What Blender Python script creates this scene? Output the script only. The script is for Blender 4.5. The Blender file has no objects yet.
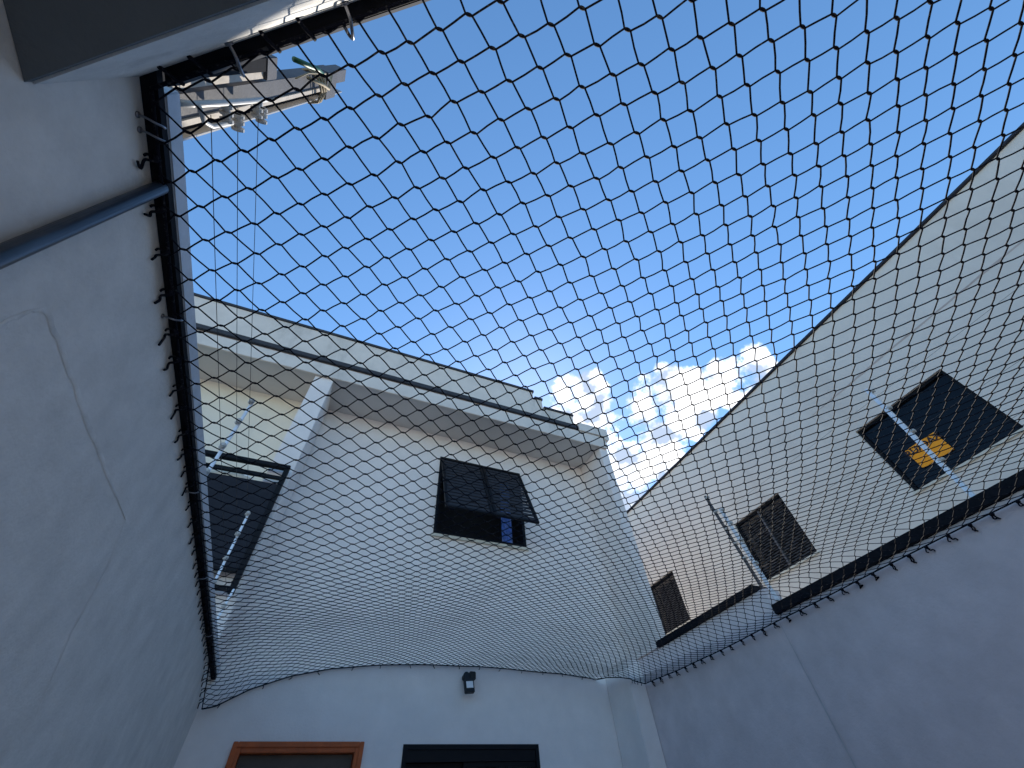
import bpy, bmesh, math, random
from mathutils import Vector, Matrix, noise
random.seed(7)
S = bpy.context.scene
COL = S.collection
rad = math.radians

# ------------------------------------------------------------------ camera
cam_d = bpy.data.cameras.new('camera')
cam = bpy.data.objects.new('camera', cam_d); COL.objects.link(cam)
cam_d.sensor_fit = 'HORIZONTAL'; cam_d.sensor_width = 36.0
cam_d.lens = 36.0 * 401.112 / 1024
cam_d.clip_start = 0.02; cam_d.clip_end = 3000
_R = [[0.9180911055418212, -0.39136452948546957, -0.06278954519355368],
      [0.26459041890897733, 0.7230693089185402, -0.6380930063255955],
      [0.2951281622389978, 0.5692140015501038, 0.7673948060110585]]
cam.matrix_world = Matrix(((_R[0][0], -_R[1][0], -_R[2][0], 0),
                           (_R[0][1], -_R[1][1], -_R[2][1], 0),
                           (_R[0][2], -_R[1][2], -_R[2][2], 0),
                           (0, 0, 0, 1)))
S.camera = cam

# ------------------------------------------------------------------ sky, clouds, sun
SUN_EL, SUN_AZ = 43.8, 31.0            # azimuth from +Y towards +X
sun_dir = Vector((math.sin(rad(SUN_AZ)) * math.cos(rad(SUN_EL)), math.cos(rad(SUN_AZ)) * math.cos(rad(SUN_EL)), math.sin(rad(SUN_EL))))
W = bpy.data.worlds.new('World'); S.world = W; W.use_nodes = True
nt = W.node_tree; nt.nodes.clear(); N = nt.nodes.new; L = nt.links.new
wo = N('ShaderNodeOutputWorld'); bg = N('ShaderNodeBackground'); L(bg.outputs[0], wo.inputs[0])
sky = N('ShaderNodeTexSky'); sky.sky_type = 'NISHITA'; sky.sun_disc = False
sky.sun_elevation = rad(SUN_EL); sky.sun_rotation = rad(SUN_AZ)
sky.air_density = 1.0; sky.dust_density = 0.12; sky.ozone_density = 3.0; sky.altitude = 300
bg.inputs[1].default_value = 0.14
tc = N('ShaderNodeTexCoord')
n1 = N('ShaderNodeTexNoise'); n1.inputs['Scale'].default_value = 10.0; n1.inputs['Detail'].default_value = 9; n1.inputs['Roughness'].default_value = 0.6
L(tc.outputs['Generated'], n1.inputs['Vector'])
def cloud_mask(c, a0, a1):
    d = N('ShaderNodeVectorMath'); d.operation = 'DOT_PRODUCT'; L(tc.outputs['Generated'], d.inputs[0])
    d.inputs[1].default_value = Vector(c).normalized()
    m = N('ShaderNodeMapRange'); m.interpolation_type = 'SMOOTHSTEP'
    m.inputs['From Min'].default_value = math.cos(rad(a1)); m.inputs['From Max'].default_value = math.cos(rad(a0))
    L(d.outputs['Value'], m.inputs['Value']); return m.outputs[0]
masks = [cloud_mask((0.615, 0.43, 0.655), 4, 9), cloud_mask((0.47, 0.535, 0.70), 4, 9), cloud_mask((0.58, 0.56, 0.58), 5, 10), cloud_mask((0.705, 0.287, 0.635), 3, 6)]
acc = masks[0]
for m in masks[1:]:
    x = N('ShaderNodeMath'); x.operation = 'MAXIMUM'; L(acc, x.inputs[0]); L(m, x.inputs[1]); acc = x.outputs[0]
ma = N('ShaderNodeMath'); ma.operation = 'MULTIPLY_ADD'; L(acc, ma.inputs[0]); ma.inputs[1].default_value = 0.405; L(n1.outputs[0], ma.inputs[2])
cr = N('ShaderNodeMapRange'); cr.interpolation_type = 'SMOOTHSTEP'; cr.inputs['From Min'].default_value = 0.775; cr.inputs['From Max'].default_value = 0.90
L(ma.outputs[0], cr.inputs['Value'])
mx = N('ShaderNodeMix'); mx.data_type = 'RGBA'; L(cr.outputs[0], mx.inputs['Factor'])
hs = N('ShaderNodeHueSaturation'); hs.inputs['Saturation'].default_value = 1.13; hs.inputs['Hue'].default_value = 0.495; hs.inputs['Value'].default_value = 1.0; L(sky.outputs[0], hs.inputs['Color']); L(hs.outputs[0], mx.inputs['A']); n2 = N('ShaderNodeTexNoise'); n2.inputs['Scale'].default_value = 16.0; n2.inputs['Detail'].default_value = 6; L(tc.outputs['Generated'], n2.inputs['Vector'])
crr = N('ShaderNodeMapRange'); crr.inputs['From Min'].default_value = 0.40; crr.inputs['From Max'].default_value = 0.56; L(n2.outputs[0], crr.inputs['Value'])
cm = N('ShaderNodeMix'); cm.data_type = 'RGBA'; L(crr.outputs[0], cm.inputs['Factor']); cm.inputs['A'].default_value = (2.3, 2.8, 3.7, 1); cm.inputs['B'].default_value = (8.5, 8.5, 8.6, 1)
L(cm.outputs['Result'], mx.inputs['B'])
L(mx.outputs['Result'], bg.inputs[0])

sl = bpy.data.lights.new('sun', 'SUN'); so = bpy.data.objects.new('sun', sl); COL.objects.link(so)
sl.energy = 4.0; sl.angle = rad(0.55); sl.color = (1.0, 0.93, 0.82)
so.rotation_euler = (-sun_dir).to_track_quat('-Z', 'Y').to_euler(); so.location = (3, 6, 12)
S.view_settings.view_transform = 'Standard'; S.view_settings.look = 'None'
S.view_settings.exposure = 0.90; S.view_settings.gamma = 1.0; S.view_settings.use_curve_mapping = False
S.cycles.max_bounces = 10; S.cycles.diffuse_bounces = 6

# ------------------------------------------------------------------ materials
def material(name, color, rough=0.7, metal=0.0, var=0.08, vscale=3.0, bump=0.0, bscale=90.0, spec=0.4, stain=None, stain_amt=0.0, stain_scale=1.2, streak=False):
    m = bpy.data.materials.new(name); m.use_nodes = True
    t = m.node_tree; b = t.nodes['Principled BSDF']; N = t.nodes.new; L = t.links.new
    b.inputs['Roughness'].default_value = rough; b.inputs['Metallic'].default_value = metal
    b.inputs['Specular IOR Level'].default_value = spec
    g = N('ShaderNodeNewGeometry')
    n = N('ShaderNodeTexNoise'); n.inputs['Scale'].default_value = vscale; n.inputs['Detail'].default_value = 8; n.inputs['Roughness'].default_value = 0.62
    L(g.outputs['Position'], n.inputs['Vector'])
    r = N('ShaderNodeMapRange'); r.inputs['From Min'].default_value = 0.3; r.inputs['From Max'].default_value = 0.7
    r.inputs['To Min'].default_value = 1 - var; r.inputs['To Max'].default_value = 1 + var
    L(n.outputs[0], r.inputs['Value'])
    mul = N('ShaderNodeMix'); mul.data_type = 'RGBA'; mul.blend_type = 'MULTIPLY'; mul.inputs['Factor'].default_value = 1.0
    mul.inputs['A'].default_value = (*color, 1); L(r.outputs[0], mul.inputs['B'])
    out = mul.outputs['Result']
    if stain is not None:
        n2 = N('ShaderNodeTexNoise'); n2.inputs['Scale'].default_value = stain_scale; n2.inputs['Detail'].default_value = 10; n2.inputs['Roughness'].default_value = 0.68
        mp = N('ShaderNodeMapping'); L(g.outputs['Position'], mp.inputs['Vector'])
        mp.inputs['Location'].default_value = (3.1, 7.7, 1.3)
        if streak: mp.inputs['Scale'].default_value = (1.0, 1.0, 0.3)
        L(mp.outputs[0], n2.inputs['Vector'])
        r2 = N('ShaderNodeMapRange'); r2.interpolation_type = 'SMOOTHSTEP'; r2.inputs['From Min'].default_value = 0.5; r2.inputs['From Max'].default_value = 0.72
        r2.inputs['To Max'].default_value = stain_amt; L(n2.outputs[0], r2.inputs['Value'])
        m2 = N('ShaderNodeMix'); m2.data_type = 'RGBA'; L(r2.outputs[0], m2.inputs['Factor']); L(out, m2.inputs['A']); m2.inputs['B'].default_value = (*stain, 1)
        out = m2.outputs['Result']
    L(out, b.inputs['Base Color'])
    if bump > 0:
        n3 = N('ShaderNodeTexNoise'); n3.inputs['Scale'].default_value = bscale; n3.inputs['Detail'].default_value = 5; n3.inputs['Roughness'].default_value = 0.6
        L(g.outputs['Position'], n3.inputs['Vector'])
        bp = N('ShaderNodeBump'); bp.inputs['Strength'].default_value = bump; bp.inputs['Distance'].default_value = 0.004
        L(n3.outputs[0], bp.inputs['Height']); L(bp.outputs[0], b.inputs['Normal'])
    return m
M = {}
M['plaster_left'] = material('plaster_left', (0.69, 0.665, 0.63), 0.85, var=0.10, vscale=11, bump=0.4, bscale=110, stain=(0.52, 0.51, 0.485), stain_amt=0.5, stain_scale=1.6, spec=0.2)
M['plaster_patch'] = material('plaster_patch', (0.67,0.645,0.61), 0.9, var=0.16, vscale=14, bump=0.6, bscale=70, spec=0.2)
M['plaster_right'] = material('plaster_right', (0.66, 0.595, 0.60), 0.85, var=0.09, vscale=6, bump=0.8, bscale=70, stain=(0.54, 0.50, 0.50), stain_amt=0.4, stain_scale=0.9, spec=0.2)
M['plaster_back'] = material('plaster_back', (0.80, 0.745, 0.715), 0.8, var=0.055, vscale=5, bump=0.5, bscale=70, stain=(0.70, 0.66, 0.63), stain_amt=0.35, stain_scale=1.1, spec=0.25)
M['cream'] = material('cream', (0.80, 0.75, 0.64), 0.8, var=0.05, vscale=2.5, bump=0.3, bscale=90, stain=(0.50, 0.48, 0.42), stain_amt=0.3, stain_scale=1.0, spec=0.25, streak=True)
M['soffit'] = material('soffit', (0.62,0.595,0.57), 0.8, var=0.05, vscale=3, bump=0.25, bscale=90, spec=0.25)
M['parapet'] = material('parapet', (0.70, 0.645, 0.585), 0.85, var=0.07, vscale=4, bump=0.4, bscale=80, stain=(0.36, 0.34, 0.31), stain_amt=0.55, stain_scale=2.2, spec=0.2, streak=True)
M['neighbour'] = material('neighbour', (0.68, 0.635, 0.575), 0.85, var=0.05, vscale=1.6, bump=0.5, bscale=70, stain=(0.50, 0.44, 0.38), stain_amt=0.45, stain_scale=0.9, spec=0.2, streak=True)
M['beam'] = material('beam', (0.66,0.65,0.63), 0.85, var=0.12, vscale=9, bump=0.5, bscale=60, stain=(0.30, 0.29, 0.28), stain_amt=0.5, stain_scale=5, spec=0.2)
M['shade_tinted_ceiling'] = material('shade_tinted_ceiling', (0.115,0.13,0.145), 0.85, var=0.1, vscale=4, bump=0.4, bscale=80, spec=0.2)  # dark tone puts the shade under the slab into the colour
M['dark_metal'] = material('dark_metal', (0.010,0.011,0.015), 0.7, var=0.25, vscale=30, spec=0.05, bump=0.1, bscale=200)
M['gutter_paint'] = material('gutter_paint', (0.05, 0.052, 0.06), 0.6, var=0.2, vscale=12, spec=0.15)
M['black_alu'] = material('black_alu', (0.007,0.008,0.011), 0.55, var=0.15, vscale=20, spec=0.15)
M['louvre'] = material('louvre', (0.020,0.022,0.030), 0.6, var=0.15, vscale=20, spec=0.15)
M['slat'] = material('slat', (0.032, 0.034, 0.042), 0.6, var=0.15, vscale=20, spec=0.15)
M['galv'] = material('galv', (0.42,0.45,0.50), 0.5, 0.0, var=0.12, vscale=22, bump=0.1, bscale=150)
M['rod_metal'] = material('rod_metal', (0.72,0.76,0.82), 0.38, 0.3, var=0.12, vscale=40)
M['steel'] = material('steel', (0.22,0.22,0.24), 0.3, 0.85, var=0.15, vscale=60)
M['pipe'] = material('pipe', (0.035,0.04,0.05), 0.3, 0.0, var=0.2, vscale=25)
M['post_grey'] = material('post_grey', (0.075,0.075,0.082), 0.6, 0.0, var=0.2, vscale=14, bump=0.2, bscale=120)
M['sun_tinted_flange'] = material('sun_tinted_flange', (0.52, 0.46, 0.39), 0.6, 0.0, var=0.15, vscale=18, bump=0.2, bscale=120)  # pale cream puts the sun on the post edges into the colour
M['insulator'] = material('insulator', (0.46,0.455,0.44), 0.35, var=0.06, vscale=40)
M['clamp'] = material('clamp', (0.42, 0.36, 0.20), 0.6, var=0.2, vscale=30)
M['wire'] = material('wire', (0.06, 0.06, 0.065), 0.7, 0.0, var=0.1, spec=0.1)
M['green_wire'] = material('green_wire', (0.02,0.10,0.045), 0.5, var=0.1)
M['twine'] = material('twine', (0.30, 0.25, 0.17), 0.8, var=0.2, vscale=60)
M['wood'] = material('wood', (0.42,0.085,0.014), 0.5, var=0.22, vscale=16, bump=0.2, bscale=60, spec=0.4)
M['wood_panel'] = material('wood_panel', (0.05, 0.035, 0.028), 0.45, var=0.2, vscale=8, spec=0.4)
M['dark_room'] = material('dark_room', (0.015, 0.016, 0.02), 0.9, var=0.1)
M['curtain_or_reflection'] = material('curtain_or_reflection', (0.12, 0.24, 0.62), 0.9, var=0.55, vscale=24, stain=(0.6, 0.7, 0.85), stain_amt=0.8, stain_scale=18)
M['pane_reflection'] = material('pane_reflection', (0.30, 0.30, 0.27), 0.9, var=0.6, vscale=60)  # pale speckle stands in for a reflection in the glass
M['lamp_black'] = material('lamp_black', (0.008, 0.008, 0.01), 0.45, var=0.1)
M['lamp_panel'] = material('lamp_panel', (0.75, 0.76, 0.78), 0.35, var=0.04)
M['tile'] = material('tile', (0.58,0.56,0.53), 0.6, var=0.12, vscale=2)
M['earth'] = material('earth', (0.34,0.31,0.27), 0.95, var=0.3, vscale=0.4)
M['orange'] = material('orange', (0.95,0.34,0.002), 0.5, var=0.05, vscale=12)
M['ink'] = material('ink', (0.035, 0.015, 0.012), 0.6, var=0.1)
M['sill'] = material('sill', (0.62, 0.59, 0.50), 0.7, var=0.1, vscale=20, bump=0.2)
M['brown_line'] = material('brown_line', (0.46, 0.39, 0.35), 0.85, var=0.15, vscale=6)
M['rust_cap'] = material('rust_cap', (0.016,0.016,0.024), 0.6, var=0.3, vscale=12)
M['seam'] = material('seam', (0.50,0.49,0.485), 0.9, var=0.15, vscale=12)

def glass_material(name, tint, rough=0.06):
    m = bpy.data.materials.new(name); m.use_nodes = True
    b = m.node_tree.nodes['Principled BSDF']
    b.inputs['Base Color'].default_value = (*tint, 1); b.inputs['Roughness'].default_value = rough
    b.inputs['Specular IOR Level'].default_value = 0.22
    return m
M['dark_glass'] = glass_material('dark_glass', (0.003, 0.005, 0.009), 0.08)
def clear_glass():
    m = bpy.data.materials.new('clear_glass'); m.use_nodes = True; t = m.node_tree; t.nodes.clear()
    o = t.nodes.new('ShaderNodeOutputMaterial'); mix = t.nodes.new('ShaderNodeMixShader')
    tr = t.nodes.new('ShaderNodeBsdfTransparent'); tr.inputs[0].default_value = (0.45, 0.5, 0.52, 1)
    gl = t.nodes.new('ShaderNodeBsdfGlossy'); gl.inputs['Roughness'].default_value = 0.03
    fr = t.nodes.new('ShaderNodeFresnel'); fr.inputs[0].default_value = 1.5
    t.links.new(fr.outputs[0], mix.inputs[0]); t.links.new(tr.outputs[0], mix.inputs[1]); t.links.new(gl.outputs[0], mix.inputs[2])
    t.links.new(mix.outputs[0], o.inputs[0]); return m
M['clear_glass'] = clear_glass()
def rope_material():
    m = bpy.data.materials.new('net_cord'); m.use_nodes = True; t = m.node_tree; b = t.nodes['Principled BSDF']
    N = t.nodes.new; L = t.links.new
    g = N('ShaderNodeNewGeometry'); n = N('ShaderNodeTexNoise'); n.inputs['Scale'].default_value = 130; n.inputs['Detail'].default_value = 2
    L(g.outputs['Position'], n.inputs['Vector'])
    r = N('ShaderNodeValToRGB'); r.color_ramp.elements[0].position = 0.57; r.color_ramp.elements[0].color = (0.006, 0.007, 0.013, 1)
    r.color_ramp.elements[1].position = 0.70; r.color_ramp.elements[1].color = (0.05, 0.05, 0.052, 1)  # pale specks put the glints of the twisted cord into its colour
    L(n.outputs[0], r.inputs[0]); L(r.outputs[0], b.inputs['Base Color'])
    b.inputs['Roughness'].default_value = 0.75; b.inputs['Specular IOR Level'].default_value = 0.06
    return m
M['cord'] = rope_material()

# ------------------------------------------------------------------ helpers
class MB:
    def __init__(s): s.v = []; s.f = []; s.smooth = False
    def box(s, x0, x1, y0, y1, z0, z1):
        b = len(s.v)
        s.v += [(x0,y0,z0),(x1,y0,z0),(x1,y1,z0),(x0,y1,z0),(x0,y0,z1),(x1,y0,z1),(x1,y1,z1),(x0,y1,z1)]
        s.f += [tuple(b+i for i in q) for q in ((0,3,2,1),(4,5,6,7),(0,1,5,4),(1,2,6,5),(2,3,7,6),(3,0,4,7))]
        return s
    def obox(s, c, ax, ay, az, hx, hy, hz):
        c = Vector(c); b = len(s.v); ax = Vector(ax).normalized(); ay = Vector(ay).normalized(); az = Vector(az).normalized()
        for sx, sy, sz in ((-1,-1,-1),(1,-1,-1),(1,1,-1),(-1,1,-1),(-1,-1,1),(1,-1,1),(1,1,1),(-1,1,1)):
            s.v.append(tuple(c + ax*hx*sx + ay*hy*sy + az*hz*sz))
        s.f += [tuple(b+i for i in q) for q in ((0,3,2,1),(4,5,6,7),(0,1,5,4),(1,2,6,5),(2,3,7,6),(3,0,4,7))]
        return s
    def tube(s, pts, r, n=8, r1=None, caps=True):
        pts = [Vector(p) for p in pts]; k = len(pts); b = len(s.v)
        prev = None
        for i, p in enumerate(pts):
            d = (pts[min(i+1, k-1)] - pts[max(i-1, 0)]).normalized()
            if prev is None:
                u = d.orthogonal().normalized()
            else:
                u = (prev - d * prev.dot(d))
                u = u.normalized() if u.length > 1e-6 else d.orthogonal().normalized()
            prev = u; w = d.cross(u)
            rr = r if r1 is None else r + (r1 - r) * i / (k - 1)
            for j in range(n):
                a = 2*math.pi*j/n
                s.v.append(tuple(p + u*math.cos(a)*rr + w*math.sin(a)*rr))
        for i in range(k-1):
            for j in range(n):
                a = b+i*n+j; c = b+i*n+(j+1) % n
                s.f.append((a, c, c+n, a+n))
        if caps:
            s.f.append(tuple(b+j for j in reversed(range(n)))); s.f.append(tuple(b+(k-1)*n+j for j in range(n)))
        return s
    def prism(s, poly, z0, z1):
        b = len(s.v); n = len(poly)
        s.v += [(x, y, z0) for x, y in poly] + [(x, y, z1) for x, y in poly]
        s.f.append(tuple(b+i for i in reversed(range(n)))); s.f.append(tuple(b+n+i for i in range(n)))
        for i in range(n):
            j = (i+1) % n; s.f.append((b+i, b+j, b+n+j, b+n+i))
        return s
    def blob(s, c, u, hu, hw, hz, n=6):
        # ellipsoid with long axis u (horizontal)
        c = Vector(c); u = Vector(u).normalized(); w = Vector((0,0,1)).cross(u).normalized(); z = u.cross(w)
        b = len(s.v); rings = (-0.8, -0.3, 0.3, 0.8)
        s.v.append(tuple(c - u*hu))
        for t in rings:
            q = math.sqrt(1-t*t)
            for j in range(n):
                a = 2*math.pi*j/n
                s.v.append(tuple(c + u*hu*t + w*hw*q*math.cos(a) + z*hz*q*math.sin(a)))
        s.v.append(tuple(c + u*hu)); e = len(s.v)-1
        for j in range(n):
            k = (j+1) % n
            s.f.append((b, b+1+k, b+1+j)); s.f.append((e, e-n+j, e-n+k))
            for i in range(3):
                a = b+1+i*n; s.f.append((a+j, a+k, a+n+k, a+n+j))
        return s
    def build(s, name, mat, parent=None, smooth=False, bevel=0.0, loc=None):
        me = bpy.data.meshes.new(name)
        vs = s.v if loc is None else [(x-loc[0], y-loc[1], z-loc[2]) for x, y, z in s.v]
        me.from_pydata(vs, [], s.f); me.update()
        me.materials.append(mat)
        if bevel > 0:
            bm = bmesh.new(); bm.from_mesh(me)
            bmesh.ops.bevel(bm, geom=list(bm.edges), offset=bevel, segments=2, affect='EDGES', clamp_overlap=True)
            bm.to_mesh(me); bm.free()
        if smooth:
            for p in me.polygons: p.use_smooth = True
        o = bpy.data.objects.new(name, me); COL.objects.link(o)
        if loc is not None: o.location = loc
        if parent is not None:
            o.parent = parent
            if loc is None: o.location = -parent.matrix_parent_loc if False else o.location
        return o
def tag(o, label=None, cat=None, group=None, kind=None):
    if label: o['label'] = label
    if cat: o['category'] = cat
    if group: o['group'] = group
    if kind: o['kind'] = kind
    return o
def thing(name, label, cat, loc=(0, 0, 0), group=None):
    o = bpy.data.objects.new(name, None); COL.objects.link(o); o.location = loc; o.empty_display_size = 0.2
    tag(o, label, cat, group); return o
def part(mb, name, mat, root, smooth=False, bevel=0.0):
    # vertices are given in world space; stored relative to the root (walking up to the top-level thing)
    off = Vector((0, 0, 0)); p = root
    while p is not None: off += Vector(p.location); p = p.parent
    mb.v = [(x-off.x, y-off.y, z-off.z) for x, y, z in mb.v]
    o = mb.build(name, mat, None, smooth, bevel); o.parent = root; return o
def holes_wall(mb, x0, x1, z0, z1, y0, y1, holes):
    # wall slab in the xz plane, front at y0, back at y1, with rectangular openings (hx0,hx1,hz0,hz1); butted boxes without inner faces
    xs = sorted({x0, x1, *[h[0] for h in holes], *[h[1] for h in holes]}); zs = sorted({z0, z1, *[h[2] for h in holes], *[h[3] for h in holes]})
    xs = [x for x in xs if x0 <= x <= x1]; zs = [z for z in zs if z0 <= z <= z1]
    solid = {}
    for i in range(len(xs)-1):
        for k in range(len(zs)-1):
            cx = (xs[i]+xs[i+1])/2; cz = (zs[k]+zs[k+1])/2
            solid[i, k] = not any(h[0] < cx < h[1] and h[2] < cz < h[3] for h in holes)
    def quad(*p):
        b = len(mb.v); mb.v += list(p); mb.f.append((b, b+1, b+2, b+3))
    for (i, k), sol in solid.items():
        if not sol: continue
        a, c, d, e = xs[i], xs[i+1], zs[k], zs[k+1]
        quad((a,y0,d),(c,y0,d),(c,y0,e),(a,y0,e)); quad((c,y1,d),(a,y1,d),(a,y1,e),(c,y1,e))
        if not solid.get((i-1, k), False): quad((a,y1,d),(a,y0,d),(a,y0,e),(a,y1,e))
        if not solid.get((i+1, k), False): quad((c,y0,d),(c,y1,d),(c,y1,e),(c,y0,e))
        if not solid.get((i, k-1), False): quad((a,y1,d),(c,y1,d),(c,y0,d),(a,y0,d))
        if not solid.get((i, k+1), False): quad((a,y0,e),(c,y0,e),(c,y1,e),(a,y1,e))
    return mb

G = -1.52                      # floor level (camera height is the origin)
YB = 4.0                       # rear facade plane
XL, XR = -0.57, 2.95           # inner faces of the two boundary walls
RN = Vector((0.6, 0.8, 0)); RT = Vector((0.8, -0.6, 0)); RP = Vector((-0.57, 0.28, 0))   # skewed beam face

# ------------------------------------------------------------------ ground
o = MB().box(-400, 400, -400, 400, G-0.3, G-0.006).build('ground', M['earth']); tag(o, kind='structure')
o = MB().box(-0.57, 2.95, -6.0, 4.0, G-0.05, G).build('courtyard_floor', M['tile']); tag(o, kind='structure')

# ------------------------------------------------------------------ left boundary wall
lw = thing('boundary_wall', 'tall grey plastered wall with a pipe running up it, on the left', 'wall', (XL, 0, G))
part(MB().box(XL-0.15, XL, -6, YB-0.002, G-0.02, 0.985), 'wall', M['plaster_left'], lw)
# dark underside angle + pale metal capping lip
part(MB().box(XL-0.18, -0.541, -6, YB-0.004, 0.985, 1.003), 'drip_angle', M['dark_metal'], lw)
part(MB().box(XL-0.185, -0.538, 0.30, YB-0.006, 1.003, 1.052), 'coping', M['galv'], lw, bevel=0.003)
def ribbon(pts, w, axis, off, jit=0.3):
    mb = MB(); prevs = None
    # subdivide
    P = []
    for a, b in zip(pts[:-1], pts[1:]):
        for i in range(6): P.append(Vector(a).lerp(Vector(b), i/6))
    P.append(Vector(pts[-1]))
    n = len(P)
    L_, R_ = [], []
    for i, p in enumerate(P):
        d = (P[min(i+1, n-1)]-P[max(i-1, 0)]).normalized(); s = d.cross(Vector(axis)).normalized()
        taper = min(1, 4*i/n + 0.15, 4*(n-1-i)/n + 0.15)
        q = p + s*random.uniform(-jit, jit)*w*0.6
        L_.append(q - s*w*taper*random.uniform(0.7, 1.2)*0.5); R_.append(q + s*w*taper*random.uniform(0.7, 1.2)*0.5)
    b = 0; A = Vector(axis)*off
    for i in range(n):
        mb.v += [tuple(L_[i]), tuple((L_[i]+R_[i])/2 + A), tuple(R_[i])]
    for i in range(n-1):
        for k in (0, 1): mb.f.append((3*i+k, 3*i+k+1, 3*i+k+4, 3*i+k+3))
    return mb
xw = XL+0.0006
part(ribbon([(xw,0.60,0.625),(xw,0.618,0.664),(xw,0.70,0.671),(xw,0.807,0.675),(xw,0.947,0.677),(xw,1.128,0.686),(xw,1.356,0.696)], 0.013, (1,0,0), 0.0014), 'patched_crack', M['plaster_patch'], lw, smooth=True)
part(ribbon([(xw,0.597,0.56),(xw,0.60,0.60),(xw,0.606,0.645)], 0.010, (1,0,0), 0.0018), 'patched_crack', M['plaster_patch'], lw, smooth=True)
part(ribbon([(xw,1.356,0.696),(xw,1.45,0.60),(xw,1.50,0.46),(xw,1.62,0.30)], 0.007, (1,0,0), 0.0004), 'patched_crack', M['plaster_patch'], lw, smooth=True)

pipe = thing('wall_pipe', 'metal conduit pipe fixed upright on the left grey wall', 'pipe', (XL+0.02, 0.482, G))
part(MB().tube([(XL+0.018, 0.482, G+0.0), (XL+0.018, 0.482, 0.40), (XL+0.018, 0.482, 0.983)], 0.0138, 20), 'tube', M['pipe'], pipe, smooth=True)
for z in (-0.6, 0.15):
    part(MB().tube([(XL+0.018, 0.482, z), (XL+0.018, 0.482, z+0.02)], 0.0165, 20).box(XL+0.0, XL+0.004, 0.45, 0.515, z, z+0.02), 'pipe_clip', M['steel'], pipe)

# ------------------------------------------------------------------ rear beam / roof slab behind the camera
rs = thing('roof_slab', 'concrete slab with rough beam face jutting over the near end of the courtyard', 'roof', (RP.x, RP.y, 0.74))
def rpt(u, d=0.0): p = RP + RT*u + RN*d; return (p.x, p.y)
def intersect_x(x, d=0.0):  # point on the beam line at given x
    p = RP + RN*d; u = (x - p.x)/RT.x; q = p + RT*u; return (q.x, q.y)
a0 = intersect_x(XL+0.001); a1 = intersect_x(XR-0.001)
part(MB().prism([a0, (XL+0.001, -5.9), (XR-0.001, -5.9), a1], 0.738, 0.752), 'underside', M['shade_tinted_ceiling'], rs)
q0 = intersect_x(XL+0.001, -0.14); q1 = intersect_x(XR-0.001, -0.14)
f0 = intersect_x(XL+0.001, 0.003); f1 = intersect_x(XR-0.001, 0.003)
part(MB().prism([f0, q0, q1, f1], 0.7535, 0.985), 'beam', M['beam'], rs)
c0 = intersect_x(-0.53, 0.028); c1 = intersect_x(XR-0.05, 0.028); d0 = intersect_x(-0.53, -0.2); d1 = intersect_x(XR-0.05, -0.2)
part(MB().prism([c0, d0, d1, c1], 0.985, 1.04), 'edge_flashing', M['dark_metal'], rs, bevel=0.004)

# ------------------------------------------------------------------ right boundary wall
rw = thing('boundary_wall', 'smooth shaded grey wall stepping up at a seam, on the right below two houses windows', 'wall', (XR, 2, G))
rw['label'] = 'smooth shaded grey wall with a stepped dark top, on the right below the neighbouring windows'
part(MB().box(XR, XR+0.15, -6, 2.030, G-0.02, 1.0), 'wall', M['plaster_right'], rw)
part(MB().box(XR+0.002, XR+0.148, 2.032, YB-0.002, G-0.02, 1.185), 'wall', M['plaster_right'], rw)
part(MB().box(XR-0.025, XR+0.175, -6, 2.028, 1.002, 1.062), 'coping', M['dark_metal'], rw, bevel=0.003)
part(MB().box(XR-0.022, XR+0.172, 2.10, 3.30, 1.187, 1.237), 'coping', M['dark_metal'], rw, bevel=0.003)
part(ribbon([(XR-0.0008, 2.045, z) for z in (0.99, 0.6, 0.2, -0.2, -0.7, -1.2, -1.5)], 0.009, (-1,0,0), 0.0006, 0.15), 'seam', M['seam'], rw)
part(MB().box(2.782, XR-0.001, 3.62, YB-0.002, G, 1.184), 'pilaster', M['plaster_back'], rw, bevel=0.006)

# ------------------------------------------------------------------ two storey townhouse
YF = 3.45
house = thing('townhouse', 'pale two-storey townhouse with deep eave and open dark shutters at the far end', 'house', (1, YB, G))
X0, X1 = -6.0, 3.2
UW = (0.93, 2.05, 2.35, 3.44)     # upper window
DR = (-0.27, 0.556, G, 0.637)     # door
BW = (0.858, 1.985, -0.45, 0.637)  # ground floor window
LWN = (-1.62, -0.655, 1.63, 2.85)  # balcony of the left dwelling: slab, two rails, dark solid guard panel
BX0, BX1, BYF = -3.6, -0.568, 3.40
part(MB().box(-3.7, -0.76, BYF+0.03, YB-0.024, 1.20, 1.33), 'balcony_slab', M['cream'], house, bevel=0.004)
bal = part(MB().box(BX0, BX1, BYF-0.025, BYF+0.02, 2.395, 2.437), 'balcony_railing', M['black_alu'], house, bevel=0.004)
part(MB().box(BX0, BX1-0.03, BYF-0.012, BYF+0.012, 2.285, 2.315), 'mid_rail', M['black_alu'], bal)
for x in (BX0+0.02, -2.6, -1.6, BX1-0.02):
    part(MB().box(x-0.0195, x+0.0195, BYF-0.018, BYF+0.018, 1.331, 2.394), 'upright', M['black_alu'], bal)
part(MB().box(BX0+0.04, BX1-0.042, BYF-0.008, BYF+0.008, 1.50, 2.235), 'guard_panel', M['louvre'], bal)
part(MB().box(BX0+0.04, BX1-0.042, BYF-0.012, BYF+0.012, 1.475, 1.498), 'bottom_rail', M['black_alu'], bal)
part(MB().box(BX0+0.04, BX1-0.042, BYF-0.012, BYF+0.012, 1.345, 1.375), 'bottom_rail', M['black_alu'], bal)
part(MB().box(-0.80, -0.765, BYF-0.011, BYF+0.011, 1.3755, 1.4745), 'baluster', M['black_alu'], bal)
part(MB().box(-1.9, -0.80, BYF-0.006, BYF+0.006, 1.3755, 1.4745), 'guard_panel', M['louvre'], bal)
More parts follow.
